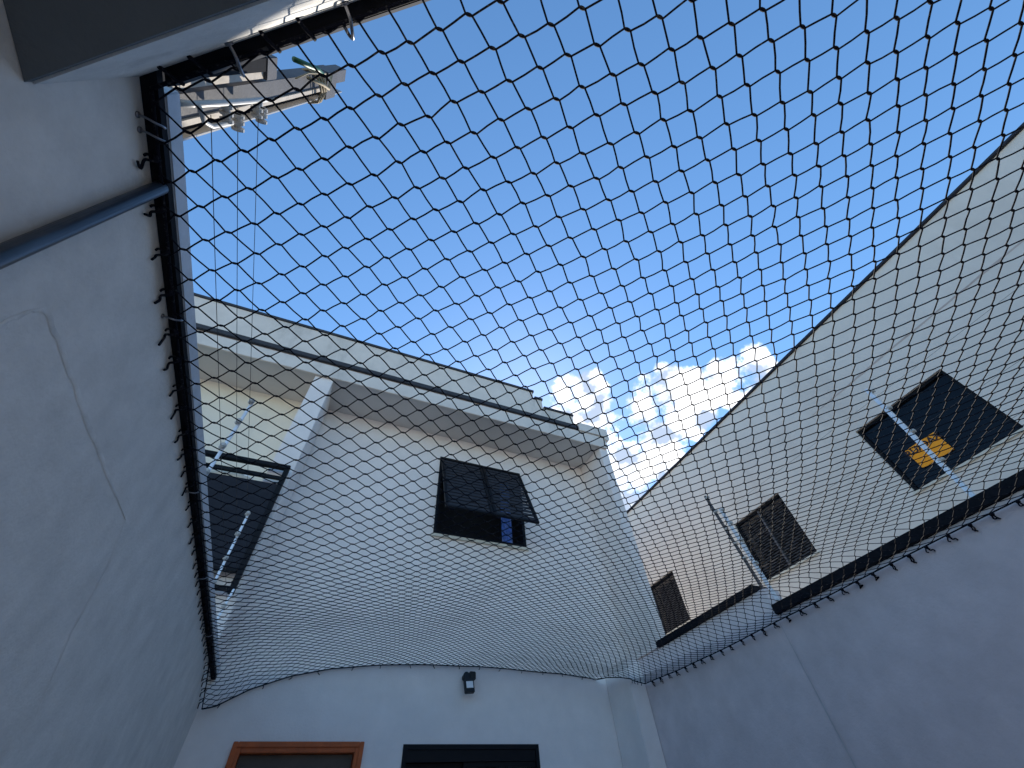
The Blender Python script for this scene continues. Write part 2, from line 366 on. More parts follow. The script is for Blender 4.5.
ch = part(MB().tube([(-1.22, BYF+0.10, 2.20), (-1.12, BYF+0.09, 2.27), (-0.98, BYF+0.09, 2.285), (-0.85, BYF+0.09, 2.27), (-0.78, BYF+0.10, 2.23)], 0.012, 8), 'stay_arm', M['rod_metal'], bal, smooth=True)
# door
BW = (0.858, 1.985, -0.45, 0.637)  # ground floor window
part(holes_wall(MB(), -0.64, X1, G, 3.80, YB, YB+0.16, [UW, DR, BW]), 'wall', M['plaster_back'], house)
part(holes_wall(MB(), X0, -0.642, G, 3.80, YB-0.02, YB+0.14, []), 'wall', M['cream'], house)
body = MB().box(X0+0.05, X1-0.004, YB+0.62, YB+6, G, 3.79)
body.box(X1-0.1, X1-0.002, YB+0.162, YB+0.618, G, 3.79)
part(body, 'rear_wall', M['plaster_back'], house)
# rooms seen through the openings
for h in (UW, DR, BW):
    zb = h[2]-0.1 if h[2] > G else G
    rm = MB().box(h[0]-0.1, h[1]+0.1, YB+0.165, YB+0.58, zb, h[3]+0.1); del rm.f[2]      # open towards the window
    part(rm, 'dark_room', M['dark_room'], house)
# eave: soffit slab, fascia, gutter, stepped parapet
part(MB().box(X0, 3.235, YF+0.012, YB+0.3, 3.802, 3.86), 'soffit', M['soffit'], house)
part(MB().box(X0, 3.245, YF-0.012, YF+0.01, 3.775, 3.985), 'fascia', M['parapet'], house, bevel=0.004)
gt = MB().box(X0, 2.80, YF-0.026, YF+0.008, 4.01, 4.09)
part(gt, 'gutter', M['gutter_paint'], house, bevel=0.008)
tail = MB().box(2.802, 3.30, YF-0.034, YF+0.006, 3.99, 4.145)
tail.tube([(3.262, YF-0.03, 3.97), (3.262, YF+0.25, 3.97)], 0.045, 14)
part(tail, 'gutter_end', M['parapet'], house, bevel=0.0)
part(MB().box(X0, 2.13, YF+0.012, YF+0.16, 4.10, 4.60), 'parapet', M['parapet'], house)
part(MB().box(X0, 2.15, YF-0.004, YF+0.18, 4.602, 4.645), 'parapet_cap', M['gutter_paint'], house, bevel=0.003)
part(MB().box(2.132, 2.27, YF+0.014, YF+0.16, 4.10, 4.47), 'parapet', M['parapet'], house)
part(MB().box(2.152, 2.285, YF-0.002, YF+0.18, 4.472, 4.515), 'parapet_cap', M['gutter_paint'], house, bevel=0.003)
part(MB().box(2.272, 2.77, YF+0.016, YF+0.16, 4.10, 4.30), 'parapet', M['parapet'], house)
part(MB().box(2.287, 2.785, YF-0.001, YF+0.18, 4.302, 4.342), 'parapet_cap', M['gutter_paint'], house, bevel=0.003)
part(MB().box(2.772, 3.24, YF+0.018, YF+0.16, 3.988, 4.13), 'parapet', M['parapet'], house)
part(MB().box(X0+0.05, X1-0.05, YF+0.162, YB+5.9, 3.862, 4.05), 'roof', M['rust_cap'], house)
# party wall fins
part(MB().box(-0.745, -0.545, YF+0.02, YB-0.022, 1.055, 3.80), 'fin', M['plaster_back'], house, bevel=0.004)
part(MB().box(3.105, 3.238, YF+0.02, YB-0.002, 1.26, 3.80), 'fin', M['plaster_back'], house, bevel=0.004)
# brackets seen on the end fin
for z in (1.75, 1.95, 2.35, 2.45):
    part(MB().box(3.239, 3.262, YF+0.05, YF+0.09, z, z+0.03), 'bracket', M['dark_metal'], house)

def frame_box(mb, x0, x1, z0, z1, y0, y1, w):
    mb.box(x0, x0+w, y0, y1, z0, z1); mb.box(x1-w, x1, y0, y1, z0, z1)
    mb.box(x0+w+0.0005, x1-w-0.0005, y0+0.001, y1-0.001, z1-w, z1); mb.box(x0+w+0.0005, x1-w-0.0005, y0+0.001, y1-0.001, z0, z0+w)
    return mb
# upper window: frame, two louvred sashes hinged at the top and pushed outwards, curtain, sill
uw = part(frame_box(MB(), UW[0], UW[1], UW[2]+0.012, UW[3], YB-0.012, YB+0.09, 0.035), 'window', M['black_alu'], house)
part(MB().box(UW[0]-0.02, UW[1]+0.02, YB-0.03, YB+0.10, UW[2]-0.018, UW[2]+0.010), 'sill', M['sill'], uw)
hz, hy = UW[3]-0.03, YB-0.02
ang = math.atan2(YB-0.02-3.60, (UW[3]-0.03)-2.455); Ls = math.hypot(0.38, UW[3]-0.03-2.455)
dn = Vector((0, -math.sin(ang), -math.cos(ang))); nrm = Vector((0, -math.cos(ang), math.sin(ang)))
mid = (UW[0]+UW[1])/2
for (sx0, sx1) in ((UW[0]+0.012, mid-0.004), (mid+0.004, UW[1]-0.012)):
    c0 = Vector((0, hy, hz)); fr = MB(); lv = MB(); w = 0.032
    def pt(x, l): v = c0 + dn*l; return Vector((x, v.y, v.z))
    for xx in (sx0+w/2, sx1-w/2):
        fr.obox(pt(xx, Ls/2), (1,0,0), dn, nrm, w/2, Ls/2, 0.014)
    for l in (w/2, Ls-w/2):
        fr.obox(pt((sx0+sx1)/2, l), (1,0,0), dn, nrm, (sx1-sx0)/2-w-0.0005, w/2, 0.013)
    nl = 15
    tilt = Vector((1,0,0))
    for i in range(nl):
        l = w + (Ls-2*w)*(i+0.5)/nl
        dv = (dn*math.cos(rad(10)) - nrm*math.sin(rad(10))) * -1
        nv = dv.cross(Vector((1,0,0)))
        lv.obox(pt((sx0+sx1)/2, l), (1,0,0), dv, nv, (sx1-sx0)/2-w-0.001, 0.0190, 0.003)
    sh = part(fr, 'shutter', M['black_alu'], uw)
    part(lv, 'louvres', M['slat'], uw)
cu = MB(); n = 26
for i in range(n+1):
    x = 1.80 + 0.14*i/n
    for z in (UW[2]+0.02, UW[3]-0.05):
        cu.v.append((x, YB+0.125+0.014*math.sin(i*1.5), z))
for i in range(n): cu.f.append((2*i, 2*i+2, 2*i+3, 2*i+1))
part(cu, 'curtain_or_reflection', M['curtain_or_reflection'], uw, smooth=True)
# window left of the fin: rails, dark solid sash standing off the wall
lx0, lx1, lz0, lz1 = LWN
lwn = part(frame_box(MB(), lx0, lx1, lz0, lz1, YB-0.03, YB+0.05, 0.035), 'window', M['black_alu'], house)
part(MB().box(lx0+0.037, lx1-0.037, YB-0.02, YB+0.03, lz1-0.175, lz1-0.125), 'rail', M['black_alu'], lwn)
part(MB().box(lx0+0.037, lx1-0.037, YB+0.005, YB+0.02, lz1-0.124, lz1-0.037), 'transom', M['cream'], lwn)
pn = MB().box(lx0+0.037, lx1-0.037, YB-0.005, YB+0.012, 1.93, lz1-0.24)
part(pn, 'sash', M['louvre'], lwn)
part(MB().box(lx0+0.037, lx1-0.037, YB-0.004, YB+0.010, lz1-0.238, lz1-0.178), 'transom', M['cream'], lwn)
part(MB().box(lx0+0.037, lx1-0.037, YB-0.025, YB+0.02, 1.90, 1.93), 'rail', M['black_alu'], lwn)
gp = MB().box(lx0+0.037, lx1-0.037, YB+0.004, YB+0.010, 1.667, 1.898)
part(gp, 'pane', M['dark_glass'], lwn)
part(MB().box(-0.86, -0.76, YB-0.012, YB+0.002, 1.70, 1.80), 'vent', M['galv'], lwn)
part(MB().tube([(-1.40, YB-0.06, 2.60), (-1.25, YB-0.07, 2.655), (-1.10, YB-0.07, 2.655), (-0.98, YB-0.06, 2.62), (-0.93, YB-0.05, 2.60)], 0.012, 8), 'stay_arm', M['rod_metal'], lwn, smooth=True)
# door
dr = part(MB().box(DR[0], DR[0]+0.045, YB-0.015, YB+0.12, G, DR[3]).box(DR[1]-0.045, DR[1], YB-0.015, YB+0.12, G, DR[3])
          .box(DR[0]+0.0455, DR[1]-0.0455, YB-0.014, YB+0.119, DR[3]-0.045, DR[3]), 'door', M['wood'], house, bevel=0.004)
arch = MB().box(DR[0]-0.012, DR[0]+0.018, YB-0.026, YB-0.016, G, DR[3]+0.012).box(DR[1]-0.018, DR[1]+0.012, YB-0.026, YB-0.016, G, DR[3]+0.012)
arch.box(DR[0]+0.0185, DR[1]-0.0185, YB-0.0255, YB-0.0165, DR[3]-0.018, DR[3]+0.012)
part(arch, 'architrave', M['wood'], dr, bevel=0.003)
part(MB().box(DR[0]+0.047, DR[1]-0.047, YB+0.05, YB+0.085, G+0.01, DR[3]-0.047), 'leaf', M['wood_panel'], dr)
# ground floor window
bw = part(frame_box(MB(), BW[0], BW[1], BW[2], BW[3], YB-0.01, YB+0.10, 0.03), 'window', M['black_alu'], house)
mx_ = 1.36
part(MB().box(BW[0]+0.032, BW[1]-0.032, YB+0.0, YB+0.09, BW[3]-0.10, BW[3]-0.032), 'track', M['black_alu'], bw)
part(frame_box(MB(), BW[0]+0.032, mx_+0.02, BW[2]+0.03, BW[3]-0.102, YB+0.045, YB+0.07, 0.03), 'sash', M['black_alu'], bw)
part(frame_box(MB(), mx_-0.02, BW[1]-0.032, BW[2]+0.03, BW[3]-0.102, YB+0.012, YB+0.036, 0.03), 'sash', M['black_alu'], bw)
part(MB().box(BW[0]+0.063, mx_-0.012, YB+0.055, YB+0.06, BW[2]+0.062, BW[3]-0.133), 'pane', M['dark_glass'], bw)
part(MB().box(mx_+0.011, BW[1]-0.063, YB+0.022, YB+0.027, BW[2]+0.062, BW[3]-0.133), 'pane', M['clear_glass'], bw)
reflect_sheet = MB(); n = 40  # added sheet, no real curtain: imitates the speckled reflection in the pane
for i in range(n+1):
    x = 1.32 + 0.42*i/n
    for z in (BW[2], BW[3]-0.12-0.10*max(0, (i/n-0.55))*2): reflect_sheet.v.append((x, YB+0.12+0.01*math.sin(i*1.3), z))
for i in range(n): reflect_sheet.f.append((2*i, 2*i+2, 2*i+3, 2*i+1))
part(reflect_sheet, 'curtain_or_reflection', M['pane_reflection'], bw, smooth=True)

# ------------------------------------------------------------------ floodlight on the rear facade
fl = thing('floodlight', 'small black floodlight with motion sensor on the far wall above the dark window', 'floodlight', (1.35, YB, 1.05))
part(MB().box(1.352, 1.408, YB-0.075, YB, 1.045, 1.105), 'mount', M['lamp_black'], fl, bevel=0.006)
part(MB().tube([(1.325, YB-0.07, 1.075), (1.325, YB-0.02, 1.065)], 0.028, 16), 'sensor', M['lamp_black'], fl, smooth=False)
tl = rad(25); dv = Vector((0.08, -0.18, -1)).normalized(); nv = Vector((0, -1, 0.25)); nv = (nv - dv*nv.dot(dv)).normalized(); sv = dv.cross(nv)
cc = Vector((1.342, YB-0.085, 0.995))
part(MB().obox(cc, sv, dv, nv, 0.042, 0.052, 0.018), 'housing', M['lamp_black'], fl, bevel=0.005)
part(MB().obox(cc + nv*0.019 - dv*0.003, sv, dv, nv, 0.030, 0.024, 0.002), 'diffuser', M['lamp_panel'], fl)
part(MB().obox(cc + Vector((0.005, 0.04, 0.035)), (1,0,0), (0,1,0), (0,0,1), 0.012, 0.045, 0.012), 'arm', M['lamp_black'], fl)

# ------------------------------------------------------------------ neighbouring house on the right
XN = 5.0
nb = thing('neighbour_house', 'tall plain beige house side wall with dark windows rising beyond the right wall', 'house', (XN, 2, G))
wins = [('square dark window with an orange notice in it', 0.490, 1.440, 2.065, 2.865), ('louvred window', 2.595, 3.385, 2.05, 2.84), ('far window', 4.775, 5.45, 2.12, 2.85)]
def swap(mb):   # xz wall -> yz wall facing -X at x = XN
    mb.v = [(XN + (y - 0.0), -x, z) for x, y, z in mb.v]; return mb
mbw = holes_wall(MB(), -13, 9, G, 4.21, 0.0, 0.25, [(-b, -a, z0, z1) for _, a, b, z0, z1 in wins])
part(swap(mbw), 'wall', M['neighbour'], nb)
part(MB().box(XN+0.26, XN+6, -9, 13, G, 4.2), 'rear_wall', M['dark_room'], nb)
part(MB().box(XN-0.03, XN+6.0, -9, 13, 4.212, 4.245), 'roof_flashing', M['rust_cap'], nb, bevel=0.003)
part(ribbon([(XN-0.0015, y, 3.345+0.004*math.sin(y*3)) for y in [-6,-4,-3,-2,-1.4,-0.648,0,0.6,1.1,1.5,1.676]], 0.022, (-1,0,0), 0.001, 0.2), 'plaster_joint', M['brown_line'], nb)
for k, (nm, a, b, z0, z1) in enumerate(wins):
    f = MB(); w = 0.028
    for (p, q, r, s_) in ((a, a+w, z0, z1), (b-w, b, z0, z1)): f.box(XN+0.03, XN+0.10, p, q, r, s_)
    f.box(XN+0.031, XN+0.099, a+w+0.0005, b-w-0.0005, z1-w, z1); f.box(XN+0.031, XN+0.099, a+w+0.0005, b-w-0.0005, z0, z0+w)
    wn = part(f, 'window', M['black_alu'], nb)
    part(MB().box(XN-0.02, XN+0.11, a-0.015, b+0.015, z0-0.022, z0-0.002), 'sill', M['sill'], wn)
    if k == 0:
        part(MB().box(XN+0.060, XN+0.066, a+w, b-w, z0+w, z1-w), 'pane', M['dark_glass'], wn)
    else:
        lv = MB(); nl = 26
        for i in range(nl):
            z = z0+w + (z1-z0-2*w)*(i+0.5)/nl
            lv.obox((XN+0.06, (a+b)/2, z), (0,1,0), (0.75,0,0.66), (0.66,0,-0.75), (b-a)/2-w, 0.019, 0.002)
        part(lv, 'louvres', M['post_grey'], wn)
        if k == 1: part(MB().box(XN+0.028, XN+0.085, (a+b)/2-0.012, (a+b)/2+0.012, z0+w, z1-w), 'mullion', M['post_grey'], wn)

# orange notice hung in front of the pane
sg = thing('notice_board', 'small orange notice with dark lettering in the large square window', 'sign', (XN+0.05, 1.10, 2.33))
part(MB().box(XN+0.046, XN+0.052, 0.955, 1.250, 2.222, 2.442), 'panel', M['orange'], sg)
def text_mesh(txt, size, loc, mat, parent, name='lettering'):
    cu = bpy.data.curves.new(name, 'FONT'); cu.body = txt; cu.size = size; cu.extrude = 0.0008; cu.align_x = 'CENTER'; cu.align_y = 'CENTER'; cu.offset = 0.003
    ob = bpy.data.objects.new(name, cu); COL.objects.link(ob)
    dg = bpy.context.evaluated_depsgraph_get(); me = bpy.data.meshes.new_from_object(ob.evaluated_get(dg))
    bpy.data.objects.remove(ob); bpy.data.curves.remove(cu)
    # text x -> -Y, text y -> Z, normal -> -X
    mt = Matrix(((0, 0, -1, loc[0]), (-1, 0, 0, loc[1]), (0, 1, 0, loc[2]), (0, 0, 0, 1)))
    off = parent.location; me.transform(Matrix.Translation(-off) @ mt)
    me.materials.clear(); me.materials.append(mat)
    o = bpy.data.objects.new(name, me); COL.objects.link(o); o.parent = parent; return o
text_mesh('RUA', 0.088, (XN+0.0445, 1.182, 2.395), M['ink'], sg)
text_mesh('DAX', 0.088, (XN+0.0445, 1.025, 2.395), M['ink'], sg)

# ------------------------------------------------------------------ electric fence
def fence_rod(base, top, label, group, ins, w=0.007, clamp=True, side=-1, mt='rod_metal'):
    b = Vector(base); t = Vector(top)
    r = thing('fence_rod', label, 'fence rod', base, group)
    ax = (t-b).normalized()
    px = Vector((0, 1, 0)).cross(ax).normalized(); py = ax.cross(px)
    part(MB().obox((b+t)/2, px, py, ax, w, w*0.7, (t-b).length/2), 'rod', M[mt], r, bevel=0.002)
    for f in ins:
        c = b.lerp(t, f)
        m = MB().tube([c - px*0.012, c + px*side*0.0 + Vector((0, -0.014, 0.0)), c + Vector((0, -0.030, 0.0))], 0.009, 10)
        m.tube([c + Vector((0, -0.012, 0)), c + Vector((0, -0.016, 0))], 0.014, 10)
        m.tube([c + Vector((0, -0.022, 0)), c + Vector((0, -0.026, 0))], 0.013, 10)
        part(m, 'insulator', M['insulator'], r, smooth=False)
    if clamp:
        part(MB().obox(b + Vector((0, 0, 0.02)), (1,0,0), (0,1,0), (0,0,1), 0.018, 0.02, 0.05), 'clamp', M['clamp'], r, bevel=0.003)
    return r
gl = 'electric fence rods on the left wall'
fence_rod((-0.60, 1.79, 1.052), (-0.60, 1.79, 1.64), 'white electric fence rod in front of the dark balcony rails', gl, (0.2, 0.45, 0.72, 0.97))
fence_rod((-0.60, 2.86, 1.052), (-0.60, 2.86, 1.635), 'white electric fence rod with tan clamp in front of the dark balcony panel', gl, (0.2, 0.45, 0.72, 0.97))
fence_rod((-0.60, 3.38, 1.052), (-0.575, 3.38, 1.36), 'short white rod at the far end of the left wall below the fin', gl, (0.25, 0.6), clamp=False)
gr = 'electric fence rods on the right wall'
fence_rod((3.02, 0.682, 1.062), (3.02, 0.634, 1.91), 'long pale rod crossing in front of the orange notice', gr, (0.3, 0.55, 0.78, 0.96), 0.015, False, 1)
fence_rod((3.02, 2.02, 1.10), (3.02, 2.09, 1.90), 'pale shorter rod of the pair beside the louvred window', gr, (0.35, 0.6, 0.8, 0.97), 0.014, False, 1)
fence_rod((3.03, 2.09, 1.19), (3.02, 2.17, 2.08), 'taller darker rod of the pair beside the louvred window', gr, (0.3, 0.45, 0.6, 0.8, 0.97), 0.012, False, 1, 'post_grey')
def fence_wire(p, q, label, group, sag=0.02, r=0.0011):
    pts = []
    for i in range(13):
        t = i/12; v = Vector(p).lerp(Vector(q), t); v.z -= sag*4*t*(1-t); pts.append(v)
    o = MB().tube(pts, r, 5).build('fence_wire', M['wire'], smooth=True, loc=tuple(p)); return tag(o, label, 'wire', group)
for z, lab in ((1.17, 'lowest thin fence wire along the left wall'), (1.315, 'second lowest thin fence wire along the left wall'), (1.47, 'third thin fence wire along the left wall'), (1.615, 'topmost thin fence wire along the left wall')):
    fence_wire((-0.605, 0.40, z), (-0.605, 3.44, z), lab, 'electric fence wires on the left wall', 0.006)
for z, lab in ((1.34, 'lowest thin fence wire above the right wall'), (1.55, 'middle thin fence wire above the right wall'), (1.86, 'topmost thin fence wire above the right wall')):
    fence_wire((3.02, -3.2, z), (3.03, 2.06, z), lab, 'electric fence wires on the right wall', 0.03, 0.0009)

# steel channel post at the near end of the left wall, carries the fence wires
ps = thing('steel_post', 'tall grey steel channel post with edges tinted as sunlit at the near left corner', 'post', (-0.66, 0.43, 1.05))
pz0, pz1 = 1.053, 2.93
part(MB().box(-0.720, -0.660, 0.372, 0.430, pz0, pz1), 'web', M['post_grey'], ps, bevel=0.001)
part(MB().box(-0.700, -0.655, 0.4305, 0.447, pz0, pz1-0.36), 'lip', M['sun_tinted_flange'], ps, bevel=0.001)
part(MB().box(-0.720, -0.690, 0.4475, 0.479, pz0, pz1-0.1), 'channel', M['dark_metal'], ps)
part(MB().box(-0.720, -0.663, 0.4795, 0.486, pz0, pz1-0.02), 'sun_tinted_flange', M['insulator'], ps, bevel=0.001)  # pale colour stands for sun on the rim
part(MB().box(-0.725, -0.652, 0.370, 0.490, 2.55, 2.72), 'splice_plate', M['post_grey'], ps, bevel=0.002)
pk = thing('steel_post', 'shorter steel channel post right behind the tall grey one', 'post', (-0.66, 0.33, 1.05))
part(MB().box(-0.700, -0.640, 0.330, 0.352, 1.04, 1.80), 'sun_tinted_flange', M['sun_tinted_flange'], pk, bevel=0.001)
part(MB().box(-0.700, -0.632, 0.290, 0.329, 1.04, 1.82), 'web', M['dark_metal'], pk, bevel=0.001)
part(MB().box(-0.702, -0.629, 0.288, 0.354, 1.74, 1.825), 'end_plate', M['post_grey'], pk, bevel=0.002)
eb = thing('insulator_bracket', 'white wire bracket with spool insulators on the tall grey post', 'bracket', (-0.62, 0.43, 1.3))
part(MB().tube([(-0.633, 0.372, 1.20), (-0.61, 0.37, 1.24), (-0.60, 0.375, 1.38), (-0.60, 0.385, 1.56), (-0.60, 0.39, 1.66)], 0.008, 10), 'rod', M['insulator'], eb, smooth=True)
part(MB().tube([(-0.60, 0.372, 1.25), (-0.60, 0.41, 1.27), (-0.60, 0.425, 1.31), (-0.60, 0.43, 1.42)], 0.006, 8), 'rod', M['insulator'], eb, smooth=True)
for (y, z) in ((0.405, 1.40), (0.437, 1.47), (0.415, 1.60), (0.437, 1.64)):
    m = MB().tube([(-0.605, y-0.022, z), (-0.605, y+0.022, z)], 0.010, 10)
    for q in (-0.018, 0, 0.018): m.tube([(-0.605, y+q-0.004, z), (-0.605, y+q+0.004, z)], 0.017, 12)
    part(m, 'insulator', M['insulator'], eb)
tw = MB(); p0 = (-0.632, 0.43, 2.40)
for k in range(5):
    pts = []
    for i in range(9):
        a = i/8*2*math.pi
        pts.append((-0.68+0.058*math.cos(a), 0.43+0.068*math.sin(a), 2.36+0.02*k+0.02*math.sin(a+k)))
    tw.tube(pts, 0.006, 6)
tw.tube([(-0.64, 0.37, 2.2), (-0.625, 0.40, 2.38), (-0.62, 0.42, 2.46), (-0.63, 0.37, 2.52)], 0.007, 6)
tw.tube([(-0.63, 0.36, 2.42), (-0.62, 0.35, 2.30), (-0.625, 0.345, 2.15), (-0.63, 0.36, 2.02)], 0.003, 6)
o = tw.build('tied_cord', M['twine'], smooth=True, loc=p0); tag(o, 'tan cord wound round the top of the tall grey post', 'cord')
o = MB().tube([(-0.628, 0.36, 2.36), (-0.626, 0.335, 2.28), (-0.63, 0.32, 2.16), (-0.66, 0.31, 2.08)], 0.010, 8).build('green_wire', M['green_wire'], smooth=True, loc=(-0.628, 0.36, 2.36))
tag(o, 'short green wire by the top of the tall grey post', 'wire')

# ------------------------------------------------------------------ the safety net
NZ = 0.955
def rear_y(x): return RP.y + 0.024/0.8 - (x - RP.x)*0.75
def lerp_tab(tab, t):
    if t <= tab[0][0]: return tab[0][1]
    for (a, va), (b, vb) in zip(tab[:-1], tab[1:]):
        if t <= b:
            k = (t-a)/(b-a); return va + (vb-va)*k
    return tab[-1][1]
BACKZ = [(-0.545, 0.815), (-0.476, 0.83), (-0.298, 0.935), (-0.06, 1.023), (0.213, 1.08), (0.594, 1.126), (1.0, 1.148), (1.424, 1.157), (2.282, 1.143), (2.62, 1.118), (2.69, 1.10), (2.785, 1.010), (2.93, 0.988)]
XA, XB, YE = XL+0.022, XR-0.022, YB-0.012
def back_z(x): return lerp_tab(BACKZ, x)
def back_y(x):
    return YE - (0.39 * max(0.0, min(1.0, (x-2.66)/0.1)) if x > 2.66 else 0.0)
def net_z(x, y):
    u = max(0, min(1, (x-XA)/(XB-XA))); y0 = rear_y(x); y1 = back_y(x); v = max(0, min(1, (y-y0)/(y1-y0)))
    left = NZ+0.025; right = NZ+0.01
    ls = left + (0.815-left) * max(0, (v-0.80)/0.20)**1.6
    rs_ = right + (0.988-right)*max(0, (v-0.93)/0.07)
    near = NZ + 0.03
    far = back_z(x)
    z = (1-u)*ls + u*rs_ + (1-v)*near + v*far - ((1-u)*(1-v)*near + u*(1-v)*near + (1-u)*v*0.815 + u*v*0.988)
    sag = 0.075*(math.sin(math.pi*u)**0.8)*6.75*v*(1-v)**2
    sag += 0.05*math.sin(math.pi*min(1, u/0.45))*math.sin(math.pi*max(0, (v-0.35)/0.65)) if u < 0.45 else 0
    z += -sag + 0.010*noise.noise(Vector((x*1.7, y*1.7, 3.3)))
    return z
DT = [(-0.9, 0.116), (-0.5, 0.110), (0.0, 0.097), (0.45, 0.092), (0.75, 0.083), (1.0, 0.083), (1.5, 0.078), (2.2, 0.076), (3.2, 0.074)]
ET = [(-2.5, 0.070), (-0.5, 0.070), (0.0, 0.069), (0.4, 0.077), (1.0, 0.082), (2.2, 0.072), (3.4, 0.060), (5.0, 0.058)]
def cum(tab, lo, hi):
    out = {0: 0.0}; x = 0.0; k = 0
    while x < hi: x += lerp_tab(tab, x)*0.5*0.975; k += 1; out[k] = x
    x = 0.0; k = 0
    while x > lo: x -= lerp_tab(tab, x)*0.5*0.975; k -= 1; out[k] = x
    return out
CX = cum(DT, -2.9, 5.2); CY = cum(ET, -4.2, 5.4)
OX, OY = -0.029, 0.024
knots = {}
for m, sx in CX.items():
    for n_, ty in CY.items():
        if (m+n_) % 2: continue
        x = OX + sx + 0.115*ty; y = OY + ty - 0.085*sx
        k_ = 1 - 0.36*max(0.0, min(1.0, (y-0.9)/2.9))**1.2; x = 1.25 + (x-1.25)*k_
        nv_ = noise.noise_vector(Vector((x*1.3, y*1.3, 0.7)))
        x += 0.012*nv_.x + random.uniform(-0.0028, 0.0028); y += 0.012*nv_.y + random.uniform(-0.0028, 0.0028)
        knots[m, n_] = (x, y)
def inside(p): return XA < p[0] < XB and p[1] < back_y(p[0]) and p[1] > rear_y(p[0])
def clip(p, q):   # p inside, q outside
    a, b = 0.0, 1.0
    for _ in range(14):
        c = (a+b)/2; r = (p[0]+(q[0]-p[0])*c, p[1]+(q[1]-p[1])*c)
        if inside(r): a = c
        else: b = c
    return (p[0]+(q[0]-p[0])*a, p[1]+(q[1]-p[1])*a)
RC = 0.0019
DV = Vector((1, -0.085, 0)).normalized()
net = MB(); kn = MB()
def P3(p): return Vector((p[0], p[1], net_z(p[0], p[1])))
edge_pts = []
for (m, n_), p in knots.items():
    ip = inside(p)
    if ip:
        nb_ = knots.get((m+2, n_)) or knots.get((m-2, n_)); d = Vector((nb_[0]-p[0], nb_[1]-p[1], 0)) if nb_ else Vector((1, 0, 0))
        kn.blob(P3(p), d, random.uniform(0.0072, 0.0086) if p[0] < 0.8 else random.uniform(0.0062, 0.0074), 0.0033, 0.0036, 6)
    for dm, dn_ in ((1, 1), (1, -1)):
        q = knots.get((m+dm, n_+dn_))
        if q is None: continue
        iq = inside(q)
        if not ip and not iq: continue
        a, b = (p, q) if ip else (q, p)
        if not (ip and iq):
            b = clip(a, b); edge_pts.append(b)
        A, B = P3(a), P3(b)
        ln = (B-A).length
        if ln < 0.004: continue
        j = Vector((random.uniform(-1,1), random.uniform(-1,1), random.uniform(-1.2,0.2)))*0.0010
        dx = DV if (b[0] > a[0]) else -DV
        if ln > 0.03:
            h = (0.0056 if a[0] < 0.8 else 0.0046)*random.uniform(0.85, 1.15)
            net.tube([A+dx*(h-0.002), A+dx*h+(B-A)*0.02, A.lerp(B, 0.5)+j, B-dx*h-(B-A)*0.02, B-dx*(h-0.002)], RC, 5, caps=False)
        else:
            net.tube([A, A.lerp(B, 0.5)+j, B], RC, 5, caps=False)
sn = thing('safety_net', 'black knotted safety net stretched over the whole courtyard', 'net', (1.2, 1.5, 0.95))
part(net, 'mesh_cord', M['cord'], sn, smooth=True)
part(kn, 'knots', M['cord'], sn, smooth=True)
rope = MB()
yl0 = rear_y(XA)
def line3(f, n):
    return [f(i/n) for i in range(n+1)]
rope.tube(line3(lambda t: P3((XA, yl0+(YE-yl0)*t)) , 60), 0.0035, 6)
rope.tube(line3(lambda t: P3((XB, rear_y(XB)+0.0+(back_y(XB)-rear_y(XB))*t)), 80), 0.0035, 6)
rope.tube(line3(lambda t: P3((XA+(XB-XA)*t, back_y(XA+(XB-XA)*t))), 90), 0.0042, 6)
rope.tube(line3(lambda t: P3((XA+(XB-XA)*t, rear_y(XA+(XB-XA)*t))), 60), 0.004, 6)
part(rope, 'border_rope', M['cord'], sn, smooth=True)

# cord ties and hooks that hold the net
def curve(pts, n=10):
    # Catmull-Rom
    P = [Vector(p) for p in pts]; P = [2*P[0]-P[1]] + P + [2*P[-1]-P[-2]]; out = []
    for i in range(1, len(P)-2):
        for k in range(n):
            t = k/n; a, b, c, d = P[i-1], P[i], P[i+1], P[i+2]
            out.append(0.5*((2*b)+(-a+c)*t+(2*a-5*b+4*c-d)*t*t+(-a+3*b-3*c+d)*t*t*t))
    out.append(P[-2]); return out
def tie_mesh(kind):
    r = random.uniform
    mb = MB()
    if kind == 'left':       # local: wall plane x=0, net rope at x=+0.022
        mb.tube(curve([(0.026, 0.0, 0.006), (0.018, 0.004, -0.006), (0.006, r(0.004,0.012), -0.012), (0.004, r(0.012,0.022), r(-0.026,-0.014)), (0.006, r(0.004,0.018), r(-0.042,-0.03))], 5), 0.0030, 6)
        mb.tube(curve([(0.022, 0, 0.012), (0.004, -0.002, 0.004), (0.001, 0, -0.004)], 4), 0.003, 6)
        mb.blob((0.020, 0, 0.0), (0,1,0), 0.008, 0.006, 0.006)
    else:
        mb.tube(curve([(-0.024, 0, 0.004), (-0.016, r(-0.01,0.01), -0.02), (-0.010, r(-0.015,0.015), -0.022), (-0.004, r(-0.02,0.015), r(-0.036,-0.026))], 5), 0.0034, 6)
        mb.tube(curve([(-0.022, 0, 0.0), (-0.012, r(-0.02,0.02), -0.018), (-0.006, r(-0.02,0.025), r(-0.034,-0.02))], 4), 0.003, 6)
        mb.tube([(-0.024, 0, 0.0), (0.0, 0, -0.010)], 0.0034, 6)
        mb.blob((-0.021, 0, -0.002), (0,1,0), 0.011, 0.009, 0.009)
    return mb
